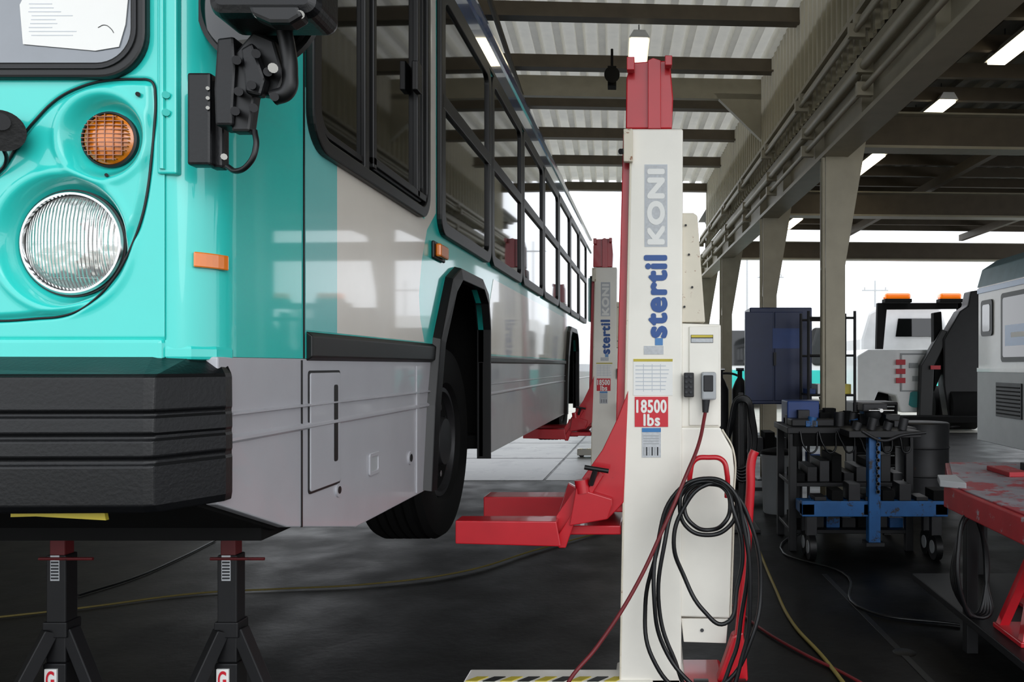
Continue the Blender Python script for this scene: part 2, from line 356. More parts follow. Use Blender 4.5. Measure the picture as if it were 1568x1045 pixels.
box('rear_bumper',-3.55,-1.0,12.6,12.75,1.0,1.25,black,bus,.02); box('tail_lamp_pod',-1.05,-.96,12.5,12.66,2.2,2.9,rubber,bus,.02)
cv=[];N=14
for z in(1.52,3.5):
    for k in range(N+1):
        t=math.radians(90*k/N); cv.append((-1.09+.09*math.sin(t),1.88-.13*math.cos(t),z))
mk('corner_pillar',cv,[(k,k+1,N+2+k,N+1+k) for k in range(N)],teal,bus,smooth=True)
lip=[(-1.09,1.745),(-1.04,1.765),(-1.008,1.81),(-.998,1.87),(-1.05,1.87),(-1.09,1.8)]
prism('corner_lip',lip,'Z',1.512,1.545,teal,bus,.008)
# front mask as sculpted surface
YF=1.75
def px(u,v): return q(u,v,YF)
seam=[px(*p) for p in [(0,265),(38,207),(82,158),(122,135),(165,124),(215,122),(234,126),(239,145),(238,190),(226,300),(206,370),(172,432),(122,476),(60,488),(-60,488),(-150,440),(-170,370),(-120,310),(-60,290)]]
def catmull(P,n=8):
    o=[];L=len(P)
    for i in range(L):
        p0,p1,p2,p3=[np.array(P[(i+j-1)%L]) for j in range(4)]
        for k in range(n):
            t=k/n; o.append(tuple(.5*((2*p1)+(-p0+p2)*t+(2*p0-5*p1+4*p2-p3)*t*t+(-p0+3*p1-3*p2+p3)*t**3)))
    return o
SM=catmull(seam,6)
nx,nz_=260,310
X=np.linspace(-1.75,-1.088,nx); Z=np.linspace(1.53,2.32,nz_); XX,ZZ=np.meshgrid(X,Z,indexing='ij')
inside=np.zeros(XX.shape,bool); dist=np.full(XX.shape,9.)
for i in range(len(SM)):
    x1,z1=SM[i];x2,z2=SM[(i+1)%len(SM)]
    c=((z1>ZZ)!=(z2>ZZ)); 
    with np.errstate(all='ignore'): xi=(x2-x1)*(ZZ-z1)/(z2-z1+1e-12)+x1
    inside^=(c&(XX<xi))
    L=(x2-x1)**2+(z2-z1)**2+1e-12; t=np.clip(((XX-x1)*(x2-x1)+(ZZ-z1)*(z2-z1))/L,0,1)
    dist=np.minimum(dist,np.hypot(XX-x1-t*(x2-x1),ZZ-z1-t*(z2-z1)))
sd=np.where(inside,dist,-dist)
def sst(x): x=np.clip(x,0,1); return x*x*(3-2*x)
H=.012*sst((sd)/.018)+.004*sst(-sd/.008)
AC=px(161,211); HC=px(99,370)
D=np.zeros_like(H)
for (cx,cz),ri,ro,dp in((AC,.062,.096,.034),(HC,.116,.15,.046)):
    r=np.hypot(XX-cx,ZZ-cz); D=np.maximum(D,dp*sst((ro-r)/(ro-ri)))
    H=H+.004*np.exp(-((r-ro-.006)/.010)**2)
H=H-D-.02*sst((1.565-ZZ)/.03)
V=[(XX[i,j],YF-H[i,j],ZZ[i,j]) for i in range(nx) for j in range(nz_)]
Fc=[(i*nz_+j,(i+1)*nz_+j,(i+1)*nz_+j+1,i*nz_+j+1) for i in range(nx-1) for j in range(nz_-1)]
mk('front_mask',V,Fc,teal,bus,smooth=True)
tube('mask_seam',[(x,YF-.003,z) for x,z in SM[::3]],.0028,rubber,bus,True)
box('front_panel',-3.5,-1.74,YF-.002,YF+.03,1.53,2.32,teal,bus,0); box('front_upper',-3.5,-1.088,YF,YF+.03,2.3,3.5,teal,bus,0)
box('front_shelf',-3.5,-1.09,YF-.01,YF+.05,1.50,1.56,teal,bus,.01)
def c3(c,dy): return (c[0],YF+dy,c[1])
lathe('turn_signal_bezel',[(0,.063),(-.012,.063),(-.014,.058),(0,.056)],c3(AC,.024),'Y',rubber,bus,48)
lathe('turn_signal_lens',[(0,.058),(-.012,.056),(-.02,.045),(-.024,.02),(-.025,.002)],c3(AC,.024),'Y',amber,bus,48)
for k in range(-5,6):
    hw=math.sqrt(.054**2-(k*.0095)**2)
    box('lens_rib',AC[0]-hw,AC[0]+hw,YF-.0015,YF+.004,AC[1]+k*.0095-.0009,AC[1]+k*.0095+.0009,amberd,bus,0)
    if k%2==0: box('lens_rib_v',AC[0]+k*.0095-.0009,AC[0]+k*.0095+.0009,YF-.002,YF+.004,AC[1]-hw,AC[1]+hw,amberd,bus,0)
lathe('headlight_ring',[(0,.118),(-.016,.118),(-.02,.114),(-.02,.109),(0,.107)],c3(HC,.036),'Y',chrome,bus,64)
lathe('headlight_gasket',[(0,.122),(-.012,.122),(-.012,.116)],c3(HC,.036),'Y',rubber,bus,64)
lathe('headlight_lens',[(0,.109),(-.012,.107),(-.026,.085),(-.034,.05),(-.037,.002)],c3(HC,.036),'Y',lens,bus,64)
a=px(245,0);b=px(275,268)
box('hinge_strip',a[0],b[0],YF-.012,YF+.01,b[1],2.9,teal,bus,.004)
tube('hinge_pin',[(a[0]+.014,YF-.014,b[1]+.01),(a[0]+.014,YF-.014,2.3),(a[0]+.014,YF-.014,2.9)],.006,teal,bus)
for v in (145,172): cyl('hinge_bolt',q3(254,v,YF-.02),q3(254,v,YF-.01),.008,teal,bus,seg=10)
cyl('mask_hole',q3(211,144,YF-.02),q3(211,144,YF-.012),.005,rubber,bus,seg=10)
cyl('mask_screw',q3(163,268,YF-.018),q3(163,268,YF),.004,rubber,bus,seg=8)
# windscreen
x1,zt=px(232,0); zb=px(0,124)[1]
WO=rr(-2.28,x1,zb,3.3,.10,10); WI=rr(-2.25,x1-.035,zb+.035,3.27,.075,10)
ring('windscreen_gasket',WO,WI,'Y',YF-.022,YF+.0,rubber,bus,.006)
ring('windscreen_bead',rr(-2.262,x1-.018,zb+.018,3.285,.09,10),rr(-2.255,x1-.024,zb+.024,3.278,.084,10),'Y',YF-.026,YF-.02,steel,bus,.001)
prism('windscreen_glass',WI,'Y',YF-.006,YF-.001,screen,bus,0)
prism('paper_notice',[px(*p) for p in[(35,10),(70,-60),(205,-50),(200,0),(196,40),(186,74),(150,80),(40,70)]],'Y',YF-.009,YF-.0075,label,bus,0)
for k in range(9):
    v=8+k*6; aa=px(48+random.random()*6,v); bb=px(80+random.random()*45,v+1.2)
    box('notice_text',aa[0],bb[0],YF-.0095,YF-.009,bb[1],aa[1],txtl,bus,0)
tube('notice_signature',[q3(150,42,YF-.0097),q3(160,38,YF-.0097),q3(170,44,YF-.0097),q3(174,50,YF-.0097)],.0007,txtk,bus)
cyl('wiper_pivot',q3(2,200,YF-.07),q3(2,200,YF),.043,black,bus,.036,seg=32); cyl('wiper_cap',q3(0,186,YF-.085),q3(0,186,YF-.06),.018,steel,bus)
tube('wiper_hose',[q3(4,225,YF-.05),q3(10,245,YF-.03),q3(0,262,YF-.02),q3(-20,270,YF-.02)],.004,cable,bus)
# bumper
prof=[(0,1.522),(.15,1.52),(.93,1.482),(1.0,1.474),(1.03,1.405),(.96,1.400),(.96,1.394),(1.02,1.388),(1.04,1.358),(.98,1.352),(.98,1.346),(1.04,1.34),(1.05,1.308),(.98,1.302),(.98,1.294),(1.04,1.287),(1.03,1.205),(.92,1.188),(.1,1.18),(0,1.18)]
inner=[(-3.6,1.80),(-3.5,1.76),(-2.5,1.76),(-1.12,1.76),(-1.05,1.80),(-1.03,1.84),(-1.02,1.86)]
outer=[(-3.63,1.80),(-3.5,1.66),(-2.5,1.60),(-1.07,1.645),(-1.05,1.652),(-.982,1.80),(-.985,1.835)]
v=[];n=len(prof)
for (ix,iy),(ox,oy) in zip(inner,outer):
    for t,z in prof: v.append((ix+(ox-ix)*t,iy+(oy-iy)*t,z))
f=[(a*n+k,a*n+k+1,(a+1)*n+k+1,(a+1)*n+k) for a in range(len(inner)-1) for k in range(n-1)]+[tuple(range(n)),tuple((len(inner)-1)*n+k for k in range(n))]
mk('bumper',v,f,black,bus,.004)
prism('yellow_tape',[q(*p,1.7) for p in[(22,784),(165,785),(167,796),(60,790),(22,791)]],'Y',1.69,1.70,yellow,bus,0)
# livery & side details
prism('pale_teal_strip',[(2.25,1.602),(2.474,1.602),(2.474,2.14),(2.25,2.3)],'X',-1.001,-.9975,paleteal,bus,0)  # paler teal strip between the panel seam and the white area
prism('livery_white',[(2.474,1.602),(3.42,1.602),(3.36,1.7),(3.34,1.8),(3.38,1.95),(3.46,2.1),(3.6,2.2),(3.6,3.3),(3.43,3.3),(3.43,2.14),(2.474,2.14)],'X',-1.001,-.998,buswhite,bus,0)
prism('livery_white_rear',[(4.75,1.57),(8.9,1.57),(9.0,1.7),(9.1,1.9),(9.2,1.98),(10,2.0),(12.5,2.0),(12.5,2.04),(4.9,2.04),(4.8,1.9)],'X',-1.001,-.998,buswhite,bus,0)
box('panel_seam',-1.0015,-.9965,2.238,2.244,1.52,3.3,rubber,bus,0)
y0,y1,z0,z1,r=(2.25,3.43,2.13,3.29,.11)
ring('driver_window_frame',rr(y0,y1,z0,z1,r,8),rr(y0+.045,y1-.045,z0+.045,z1-.045,r-.03,8),'X',-1.0,-.972,rubber,bus,.006)
ring('driver_window_inner',rr(y0+.06,y1-.06,z0+.06,z1-.06,r-.04,8),rr(y0+.08,y1-.08,z0+.08,z1-.08,r-.05,8),'X',-1.0,-.984,rubber,bus,.003)
prism('driver_window_glass',rr(y0+.04,y1-.04,z0+.04,z1-.04,r-.03,8),'X',-1.0,-.992,glass,bus,0)
box('driver_window_mullion',-.995,-.976,2.66,2.70,z0+.03,z1,rubber,bus); box('driver_window_sash',-.995,-.972,2.73,2.76,z0+.06,z1,rubber,bus)
box('driver_window_sash_bottom',-.995,-.972,2.73,3.36,z0+.07,z0+.1,rubber,bus); box('driver_window_sash_rear',-.995,-.972,3.24,3.27,z0+.07,z1,rubber,bus)
box('window_latch',-.98,-.955,3.18,3.24,2.62,2.74,rubber,bus)
for i in range(7):
    y0=3.615+i*1.135; y1=y0+1.12
    ring('window_frame',rr(y0,y1,2.11,3.28,.09,6),rr(y0+.075,y1-.075,2.175,3.22,.05,6),'X',-1.0,-.975,rubber,bus,.005)
    prism('window_glass',rr(y0+.03,y1-.03,2.14,3.25,.05,6),'X',-1.0,-.99,glass,bus,0)
    box('window_rail',-.993,-.974,y0+.03,y1-.03,2.70,2.77,rubber,bus)
mv=[]
for z in(1,0):
    for off in(-.006,.012):
        for k in range(7):
            t=math.radians(34+38*k/6); x=-1.09+(.09+off)*math.sin(t); y=1.88-(.13+off)*math.cos(t); mv.append((x,y,1.757 if z else 1.722))
def I(a,b,k): return (a*2+b)*7+k
fc=[]
for k in range(6):
    fc+=[(I(0,0,k),I(0,0,k+1),I(0,1,k+1),I(0,1,k)),(I(1,0,k),I(1,1,k),I(1,1,k+1),I(1,0,k+1)),(I(0,1,k),I(0,1,k+1),I(1,1,k+1),I(1,1,k)),(I(0,0,k),I(1,0,k),I(1,0,k+1),I(0,0,k+1))]
for k in(0,6): fc.append((I(0,0,k),I(0,1,k),I(1,1,k),I(1,0,k)))
mk('corner_marker_lamp',mv,fc,orange,bus,.003)
box('side_marker_base',-1.0,-.985,3.53,3.72,1.985,2.065,rubber,bus,.006); box('side_marker_lens',-.986,-.96,3.55,3.69,1.995,2.055,orange,bus,.008)
DO=rr(2.27,2.5,1.125,1.485,.012,3); DI=rr(2.277,2.493,1.132,1.478,.008,3)
ring('access_door_gap',DO,DI,'X',-1.001,-.9975,rubber,bus,0); prism('access_door',DI,'X',-1.001,-.994,silver,bus,.002)
prism('door_handle_slot',rr(2.442,2.47,1.2,1.44,.008,4),'X',-.995,-.9925,rubber,bus,0)
cyl('tow_hole_ring',(-1.0,2.485,1.105),(-.994,2.485,1.105),.022,silver,bus); cyl('tow_hole',(-.995,2.485,1.105),(-.9925,2.485,1.105),.012,rubber,bus)
ring('recess_frame',rr(2.75,2.85,1.11,1.19,.012),rr(2.765,2.835,1.125,1.175,.008),'X',-1.0,-.993,silver,bus,.002); box('recess_plate',-1.0,-.997,2.765,2.835,1.125,1.175,vgrey,bus,0)
cyl('skirt_bolt_ring',(-1.0,3.22,1.12),(-.994,3.22,1.12),.028,silver,bus); cyl('skirt_bolt',(-.995,3.22,1.12),(-.992,3.22,1.12),.016,rubber,bus)
box('skirt_joint',-1.001,-.9975,2.225,2.232,1.04,1.515,rubber,bus,0); box('skirt_joint_b',-1.001,-.994,3.3,3.34,.96,1.5,silver,bus,.003)
# mirror assembly
YM=1.72
rectq('mirror_base',298,118,334,258,YM,black,bus,.03,.006)
rectq('mirror_base_side',330,130,352,262,YM+.02,black,bus,.03,.006)
for v in (135,150,165): cyl('bolt',q3(318,v,YM-.036),q3(318,v,YM-.025),.004,chrome,bus,seg=8)
for v in(150,240): cyl('bolt',q3(343,v,YM-.016),q3(343,v,YM-.005),.007,chrome,bus,seg=8)
polyq('hinge_block',[(355,75),(380,72),(383,120),(378,205),(352,205),(350,150)],YM-.06,YM+.0,black,bus,.006,YM)
polyq('hinge_plate',[(376,95),(405,62),(436,75),(452,130),(440,160),(408,155),(400,212),(372,212)],YM-.05,YM-.02,rubber,bus,.006,YM)
polyq('hinge_link',[(395,95),(412,85),(432,140),(425,165),(402,160)],YM-.075,YM-.05,black,bus,.006,YM)
for u,v in((362,92),(365,140),(385,130),(392,82),(410,110),(420,148),(360,170),(388,165)): cyl('bolt',q3(u,v,YM-.09),q3(u,v,YM-.05),.009,steel,bus,seg=12)
cyl('bolt_bright',q3(418,104,YM-.095),q3(418,104,YM-.07),.01,chrome,bus,seg=12)
tube('mirror_arm',[q3(418,150,YM-.06),q3(440,140,YM-.06),q3(444,110,YM-.06),q3(440,70,YM-.06),q3(432,30,YM-.06),q3(432,-20,YM-.06)],.016,rubber,bus)
tube('mirror_cable',[q3(348,255,YM-.03),q3(362,262,YM-.04),q3(382,250,YM-.05),q3(392,225,YM-.05),q3(390,200,YM-.04)],.006,cable,bus)
prism('mirror_head',rr(q(363,0,1.7)[0],q(523,0,1.7)[0],q(0,60,1.7)[1],2.75,.03,6),'Y',1.58,1.7,black,bus,.02)
polyq('mirror_collar',[(385,12),(462,12),(470,30),(450,42),(420,42),(392,30)],1.56,1.6,rubber,bus,.008,1.58)
for u in (395,460): cyl('bolt',q3(u,22,1.565),q3(u,22,1.58),.008,chrome,bus,seg=10)
lathe('convex_mirror',[(0,.13),(-.01,.135),(-.03,.125),(-.045,.08),(-.05,.002)],(q(395,0,1.78)[0],1.80,2.32),'Y',glass,bus,48)
lathe('convex_mirror_rim',[(0,.138),(-.02,.14),(-.02,.13),(0,.128)],(q(395,0,1.78)[0],1.80,2.32),'Y',rubber,bus,48)

# =============================== COLUMN LIFT ===================================
YL=3.4
def build_lift(loc):
    L=grp('mobile_column_lift',loc=loc)
    polyq('mast_front',[(966,197),(1046,197),(1043,1078),(948,1078)],YL,YL+.22,white,L,.008)
    tube('rust_edge',[q3(966,205,YL+.002),q3(957,640,YL+.002),q3(949,1070,YL+.002)],.004,rusty,L)
    polyq('inner_mast',[(954,205),(975,205),(968,780),(940,780)],YL+.04,YL+.26,red,L,.004)
    polyq('mast_head',[(966,95),(1026,92),(1031,150),(1029,197),(958,197),(959,120)],YL+.02,YL+.2,red,L,.006)
    polyq('head_rib',[(992,92),(1000,88),(1012,92),(1012,197),(992,197)],YL-.005,YL+.03,red,L,.003)
    rectq('head_lug',1018,90,1029,105,YL,red,L,.04,.003); rectq('head_lug_b',960,92,972,112,YL,red,L,.04,.003)
    rectq('latch',955,200,969,250,YL-.002,rusty,L,.03,.004); cyl('latch_knob',q3(950,232,YL-.03),q3(958,232,YL),.012,steel,L)
    rectq('pale_panel',987,252,1022,378,YL-.001,txtl,L,.0015); rectq('pale_panel_inner',988.5,253.5,1020.5,376.5,YL-.002,labg,L,.0015)
    X0,Z0=q(993,373,YL);X1,Z1=q(1016,261,YL)
    text('lettering_top','KONI',X0,X1,Z0,Z1,YL-.005,label,L,True,.0,.006)
    X0,Z0=q(988,516,YL);X1,Z1=q(1020,393,YL)
    text('lettering_main','stertil',X0,X1,Z0,Z1,YL-.004,txtb,L,True,.0,.006)
    rectq('sticker_blue',1003,518,1015,529,YL-.001,vblue,L); rectq('sticker_small',986,530,1016,543,YL-.001,labg,L)
    rectq('data_label',970,551,1030,606,YL-.001,label,L,.002); rectq('data_label_header',970,550,1030,554,YL-.002,yellow,L,.002)
    for k in range(7): rectq('data_line',973,560+k*6,1026-random.random()*8,561.5+k*6,YL-.0025,txtl,L,.001)
    for k in range(3): rectq('data_col',985+k*13,558,986+k*13,600,YL-.0028,txtl,L,.001)
    rectq('capacity_label',972,608,1023,654,YL-.001,labr,L,.003)
    X0,Z0=q(975,632,YL);X1,Z1=q(1020,613,YL); text('capacity_number','18500',X0,X1,Z0,Z1,YL-.006,label,L,False,.0,.0022)
    X0,Z0=q(986,652,YL);X1,Z1=q(1010,635,YL); text('capacity_unit','lbs',X0,X1,Z0,Z1,YL-.006,label,L,False,.0,.0022)
    rectq('info_label',983,655,1012,701,YL-.001,labg,L); rectq('info_label_header',983,656,1012,662,YL-.003,vblue,L)
    for k in range(4): rectq('info_line',985,667+k*4,1009,668.5+k*4,YL-.003,vgrey,L,.001)
    for k in range(6): rectq('info_code',985+k*4.2,685,987+k*4.2,698,YL-.003,txtk if k%2 else vgrey,L,.001)
    polyq('upper_cover',[(1043,326),(1062,326),(1068,330),(1080,494),(1040,494)],YL+.02,YL+.2,rusty,L,.006)
    for u,v in((1050,345),(1055,390),(1048,470),(1060,440)): cyl('bolt',q3(u,v,YL+.01),q3(u,v,YL+.02),.005,steel,L,seg=8)
    polyq('control_box',[(1040,495),(1104,497),(1104,655),(1038,655)],YL+.02,YL+.22,white,L,.008)
    rectq('control_panel',1055,500,1101,652,YL+.018,white,L,.008,.004)
    rectq('warning_label',1058,513,1092,525,YL+.008,txtk,L,.003); rectq('warning_header',1058.5,513.5,1091.5,517,YL+.006,yellow,L,.003); rectq('warning_body',1058.5,518.5,1091.5,524.5,YL+.006,labg,L,.003)
    rectq('switch_block',1047,571,1062,608,YL+.005,steel,L,.04,.004)
    for k in range(4):
        for j in range(2): cyl('button',q3(1051+j*7,577+k*8,YL-.045),q3(1051+j*7,577+k*8,YL-.035),.006,txtk,L,seg=10)
    rectq('socket_block',1073,570,1095,612,YL+.005,vgrey,L,.06,.008)
    rectq('socket_cap',1077,575,1092,600,YL-.05,steel,L,.01,.004)
    cyl('plug',q3(1081,612,YL-.03),q3(1080,632,YL-.03),.018,steel,L,.013)
    polyq('motor_cover',[(1030,655),(1103,655),(1122,690),(1125,720),(1118,948),(1028,945)],YL+.012,YL+.26,white,L,.008)
    tube('cover_rust',[q3(1106,658,YL+.01),q3(1123,690,YL+.01),q3(1124,760,YL+.01),q3(1119,945,YL+.01)],.004,rusty,L)
    polyq('lower_bracket',[(1043,948),(1115,948),(1112,986),(1047,984)],YL+.03,YL+.06,white,L,.003)
    cyl('bracket_hole',q3(1075,966,YL+.025),q3(1075,966,YL+.03),.008,steel,L,seg=12)
    tube('cable_hook',[q3(1057,760,YL-.1),q3(1057,725,YL-.12),q3(1064,705,YL-.12),q3(1085,701,YL-.12),q3(1106,705,YL-.12),q3(1113,725,YL-.12),q3(1113,762,YL-.1)],.011,red,L)
    tube('tow_handle',[q3(1128,1010,YL),q3(1140,880,YL),q3(1149,750,YL),q3(1152,700,YL),q3(1156,691,YL)],.02,red,L)
    polyq('base_frame',[(1045,1050),(1110,1050),(1120,1075),(1045,1078)],YL-.05,YL+.25,red,L,.01)
    polyq('handle_yoke',[(1122,975),(1138,968),(1144,1010),(1146,1045),(1098,1045),(1112,1005)],YL-.02,YL+.05,red,L,.01)
    for u in(1072,1128):
        c=q(u,1053,YL); cyl('steer_wheel',(c[0]-.03,YL-.09,.085),(c[0]+.03,YL-.09,.085),.085,rubber,L,seg=28); cyl('wheel_hub',(c[0]-.034,YL-.09,.085),(c[0]+.034,YL-.09,.085),.04,steel,L)
    box('base_leg',-.82,.0,YL-.02,YL+.12,.03,.135,white,L,.008)
    box('base_cross',-.10,.14,YL,YL+.85,.0,.14,white,L,.008); box('mast_foot',-.17,.15,YL-.03,YL+.3,0,.1,white,L,.008)
    for k in range(9): 
        x=-.81+k*.075; prism('hazard_stripe',[(x,YL-.018),(x+.05,YL-.018),(x+.09,YL+.03),(x+.04,YL+.03)],'Z',.1345,.138,rubber if k%2 else yellow,L,0)
    cyl('leg_roller',(-.75,YL+.01,.05),(-.75,YL+.09,.05),.05,steel,L)
    polyq('carriage_plate',[(962,598),(946,640),(922,690),(890,735),(852,790),(846,812),(856,840),(867,828),(872,806),(930,796),(944,782),(955,770)],YL-.005,YL+.02,red,L,.004)
    polyq('carriage_plate_far',[(962,598),(946,640),(922,690),(905,745),(893,790),(930,796),(955,770)],YL+.31,YL+.34,red,L,.005)
    polyq('carriage_back',[(946,645),(961,604),(955,785),(908,785),(922,705)],YL+.02,YL+.31,red,L,.006)
    polyq('gusset_rib',[(918,722),(925,728),(880,800),(866,840),(856,840),(848,830)],YL-.035,YL-.005,red,L,.004)
    polyq('gusset_plate',[(882,748),(937,765),(937,775),(930,796),(872,806)],YL-.05,YL-.02,red,L,.004)
    a=q(697,798,YL-.08); b=q(852,838,YL-.08)
    mk('fork_near',[(a[0],YL-.08,a[1]),(b[0],YL-.08,a[1]-.004),(b[0]+.02,YL-.08,b[1]),(a[0],YL-.08,b[1]+.012),
        (a[0],YL+.03,a[1]+.0),(b[0],YL+.03,a[1]),(b[0],YL+.03,b[1]),(a[0],YL+.03,b[1]+.03)],[(0,1,2,3),(4,5,6,7),(0,1,5,4),(3,2,6,7),(0,3,7,4),(1,2,6,5)],red,L,.005)
    box('fork_far',-.87,-.35,YL+.62,YL+.78,.70,.825,red,L,.005); polyq('fork_far_upright',[(870,740),(905,760),(900,800),(850,800)],YL+.60,YL+.64,red,L,.005,YL+.6)
    box('fork_bridge',-.42,-.14,YL+.02,YL+.8,.76,.80,red,L,.005)
    cyl('clamp_shaft',q3(905,742,YL-.04),q3(912,720,YL-.08),.012,steel,L); cyl('clamp_knob',q3(895,716,YL-.08),q3(932,722,YL-.08),.01,rubber,L); cyl('clamp_boss',q3(890,735,YL-.03),q3(893,755,YL-.03),.03,red,L)
    return L
build_lift((0,0,0)); build_lift((-.51,4.8,0)); build_lift((-.42,9.4,0))
cb=grp('power_cable_coil')
YC=YL-.16
def cq(pts,Y=YC,j=0): return [q3(u+random.uniform(-j,j),v+random.uniform(-j,j),Y+random.uniform(-.015,.015)) for u,v in pts]
R=[[(1085,735),(1050,745),(1041,775),(1052,808),(1085,820),(1115,808),(1128,780),(1118,748)],
   [(1088,742),(1058,750),(1048,780),(1060,803),(1088,812),(1110,800),(1118,775),(1110,750)]]
for r in R: tube('small_loop',cq(r,YC),.009,cable,cb,True)
loops=[[(1070,735),(1030,770),(1003,850),(990,930),(1000,1010),(1050,1062),(1110,1050),(1150,980),(1165,900),(1150,800),(1118,748)],
       [(1075,738),(1040,765),(1015,840),(1010,930),(1030,1000),(1080,1070),(1120,1010),(1135,940),(1146,860),(1140,800),(1112,750)],
       [(1080,742),(1045,780),(1030,830),(1045,880),(1080,935),(1108,955),(1130,900),(1136,840),(1125,780),(1108,748)],
       [(1078,732),(1035,755),(1008,830),(1002,920),(1018,990),(1060,1050),(1100,1072),(1140,1000),(1150,920),(1138,810),(1115,742)]]
for i,r in enumerate(loops): tube('long_loop',cq(r,YC-.01*i,2),.009,cable,cb,True)
rc=grp('power_cord_red')
tube('cord',[q3(1080,632,YL-.03),q3(1070,680,YL-.12),q3(1050,730,YL-.2),q3(1020,800,YL-.25),q3(970,905,YL-.3),q3(915,990,YL-.35),q3(868,1050,YL-.4),q3(840,1120,YL-.4)[:2]+(.02,)],.008,redcable,rc)

# =============================== JACK STANDS ===================================
def stand(x,y,top=1.02,col=steeld):
    e=grp('jack_stand')
    z0=.66
    box('outer_shaft',x-.031,x+.031,y-.027,y+.027,z0-.1,top-.12,col,e); box('collar',x-.038,x+.038,y-.034,y+.034,z0-.02,z0+.03,col,e)
    box('inner_shaft',x-.024,x+.024,y-.022,y+.022,top-.2,top-.02,reddk,e); box('saddle',x-.045,x+.045,y-.04,y+.04,top-.03,top,steeld,e)
    cyl('pin',(x-.05,y-.03,top-.13),(x+.12,y-.03,top-.13),.005,reddk,e,seg=8)
    for k in range(3):
        t=math.radians(90+120*k+20); fx,fy=x+.34*math.cos(t),y+.34*math.sin(t)
        bar('leg',(x+.03*math.cos(t),y+.03*math.sin(t),z0),(fx,fy,.02),.04,col,e); bar('strut',(x,y,.28),((x+fx)/2,(y+fy)/2,.34),.025,col,e)
        box('foot',fx-.05,fx+.05,fy-.05,fy+.05,0,.025,col,e)
    box('decal',x-.016,x+.012,y-.0285,y-.027,.82,.9,labg,e,0); box('decal_low',x-.026,x+.012,y-.040,y-.034,.48,.545,label,e,0)
    for k in range(7): box('decal_line',x-.014,x+.010,y-.029,y-.0285,.825+k*.010,.831+k*.010,txtk,e,0)
    box('plate_low',x-.036,x+.036,y-.034,y+.03,.42,.56,col,e); text('decal_letter','G',x-.02,x+.006,.485,.54,y-.042,labr,e)
stand(-1.885,2.5); stand(-1.345,2.5)
hs=grp('air_hose_yellow'); tube('hose',[g(-60,955),g(120,935),g(300,912),g(430,905),g(560,898),g(700,880),g(820,845),g(930,815)],.006,dyel,hs)
hs=grp('air_hose_yellow'); tube('hose',[g(1160,840),g(1185,900),g(1215,960),g(1260,1010),g(1310,1075)],.010,mat('hose_yellow','#8a7a34',.6),hs)
hs=grp('floor_cable_red'); tube('cable',[g(1120,930),g(1170,970),g(1230,1005),g(1300,1040),g(1400,1100)],.008,redcable,hs)
hs=grp('floor_cable_black'); tube('cable',[g(120,915),g(200,890),g(270,860),g(330,830)],.008,cable,hs)
hs=grp('floor_cable_black'); tube('cable',[g(1180,760),g(1240,800),g(1200,850),g(1290,880),g(1330,940),g(1470,960)],.008,cable,hs)
tj=grp('floor_joint_strip'); 
a=g(1262,880,.002);b=g(1430,1050,.002); bar('strip',a,b,.035,rubber,tj,h=.003); lathe('drain_patch',[(0,.06),(.003,.055)],g(1385,1000,.001),'Z',rubber,tj,24)

# =============================== WORKSHOP ITEMS ================================
e=grp('tool_cabinet'); Y=8.6
rectq('body',1140,476,1230,616,Y+.5,navyb,e,.5,.01)
rectq('door_left',1141,478,1184,614,Y,navyb,e,.015,.005); rectq('door_right',1186,478,1229,614,Y,navyb,e,.015,.005)
rectq('badge',1183,503,1224,534,Y-.015,blue,e,.004); rectq('handle',1184,540,1188,560,Y-.015,steel,e,.03)
a=q(1150,616,Y);b=q(1207,740,Y)
for x in(a[0],b[0]+.1):
    for yy in(Y+.05,Y+.45): box('leg',x-.03,x+.03,yy-.03,yy+.03,0,a[1],steel,e)
box('shelf',a[0],b[0]+.1,Y,Y+.5,.5,.54,steel,e); box('shelf_low',a[0],b[0]+.1,Y,Y+.5,.12,.16,steel,e)
for k in range(4): box('stored_box',a[0]+.03+k*.13,a[0]+.14+k*.13,Y+.05,Y+.4,.54,.7+.06*(k%2),dark if k%2 else steel,e)
e=grp('grey_bin'); lathe('barrel',[(0,.14),(.02,.15),(.55,.17),(.58,.18),(.6,.17),(.58,.15)],(q(1191,0,8)[0],8.0,.0),'Z',vgrey,e,32)
lathe('lid',[(.6,.185),(.63,.17),(.66,.05)],(q(1191,0,8)[0],8.0,.0),'Z',dark,e,32)
e=grp('gas_cylinder_trolley')
for dx in(0,.24):
    c=(.84+dx,9.75,0.05); lathe('bottle',[(0,.08),(.02,.1),(1.15,.1),(1.25,.06),(1.3,.03),(1.38,.03)],c,'Z',steel,e,24); cyl('valve',(c[0]-.05,c[1],1.45),(c[0]+.05,c[1],1.45),.02,chrome,e)
box('cart_base',.72,1.2,9.6,9.95,0.0,.06,dark,e); tube('cart_handle',[(.72,9.95,.05),(.72,9.95,1.3),(.9,10,1.4),(1.15,9.95,1.3),(1.15,9.95,.05)],.015,steel,e)
e=grp('hose_reel_stand')
box('stand_base',.66,.96,7.0,7.4,0,.03,steeld,e); box('stand_post',.79,.83,7.18,7.22,0,1.25,steeld,e)
for k in range(5): tube('hose_loop',[(.70+.01*k,7.12+.01*k,1.0),(.81,7.1,1.22-.01*k),(.92-.01*k,7.12,1.0),(.9,7.13,.6+.03*k),(.81,7.1,.45+.03*k),(.72,7.12,.6)],.014,cable,e,True)
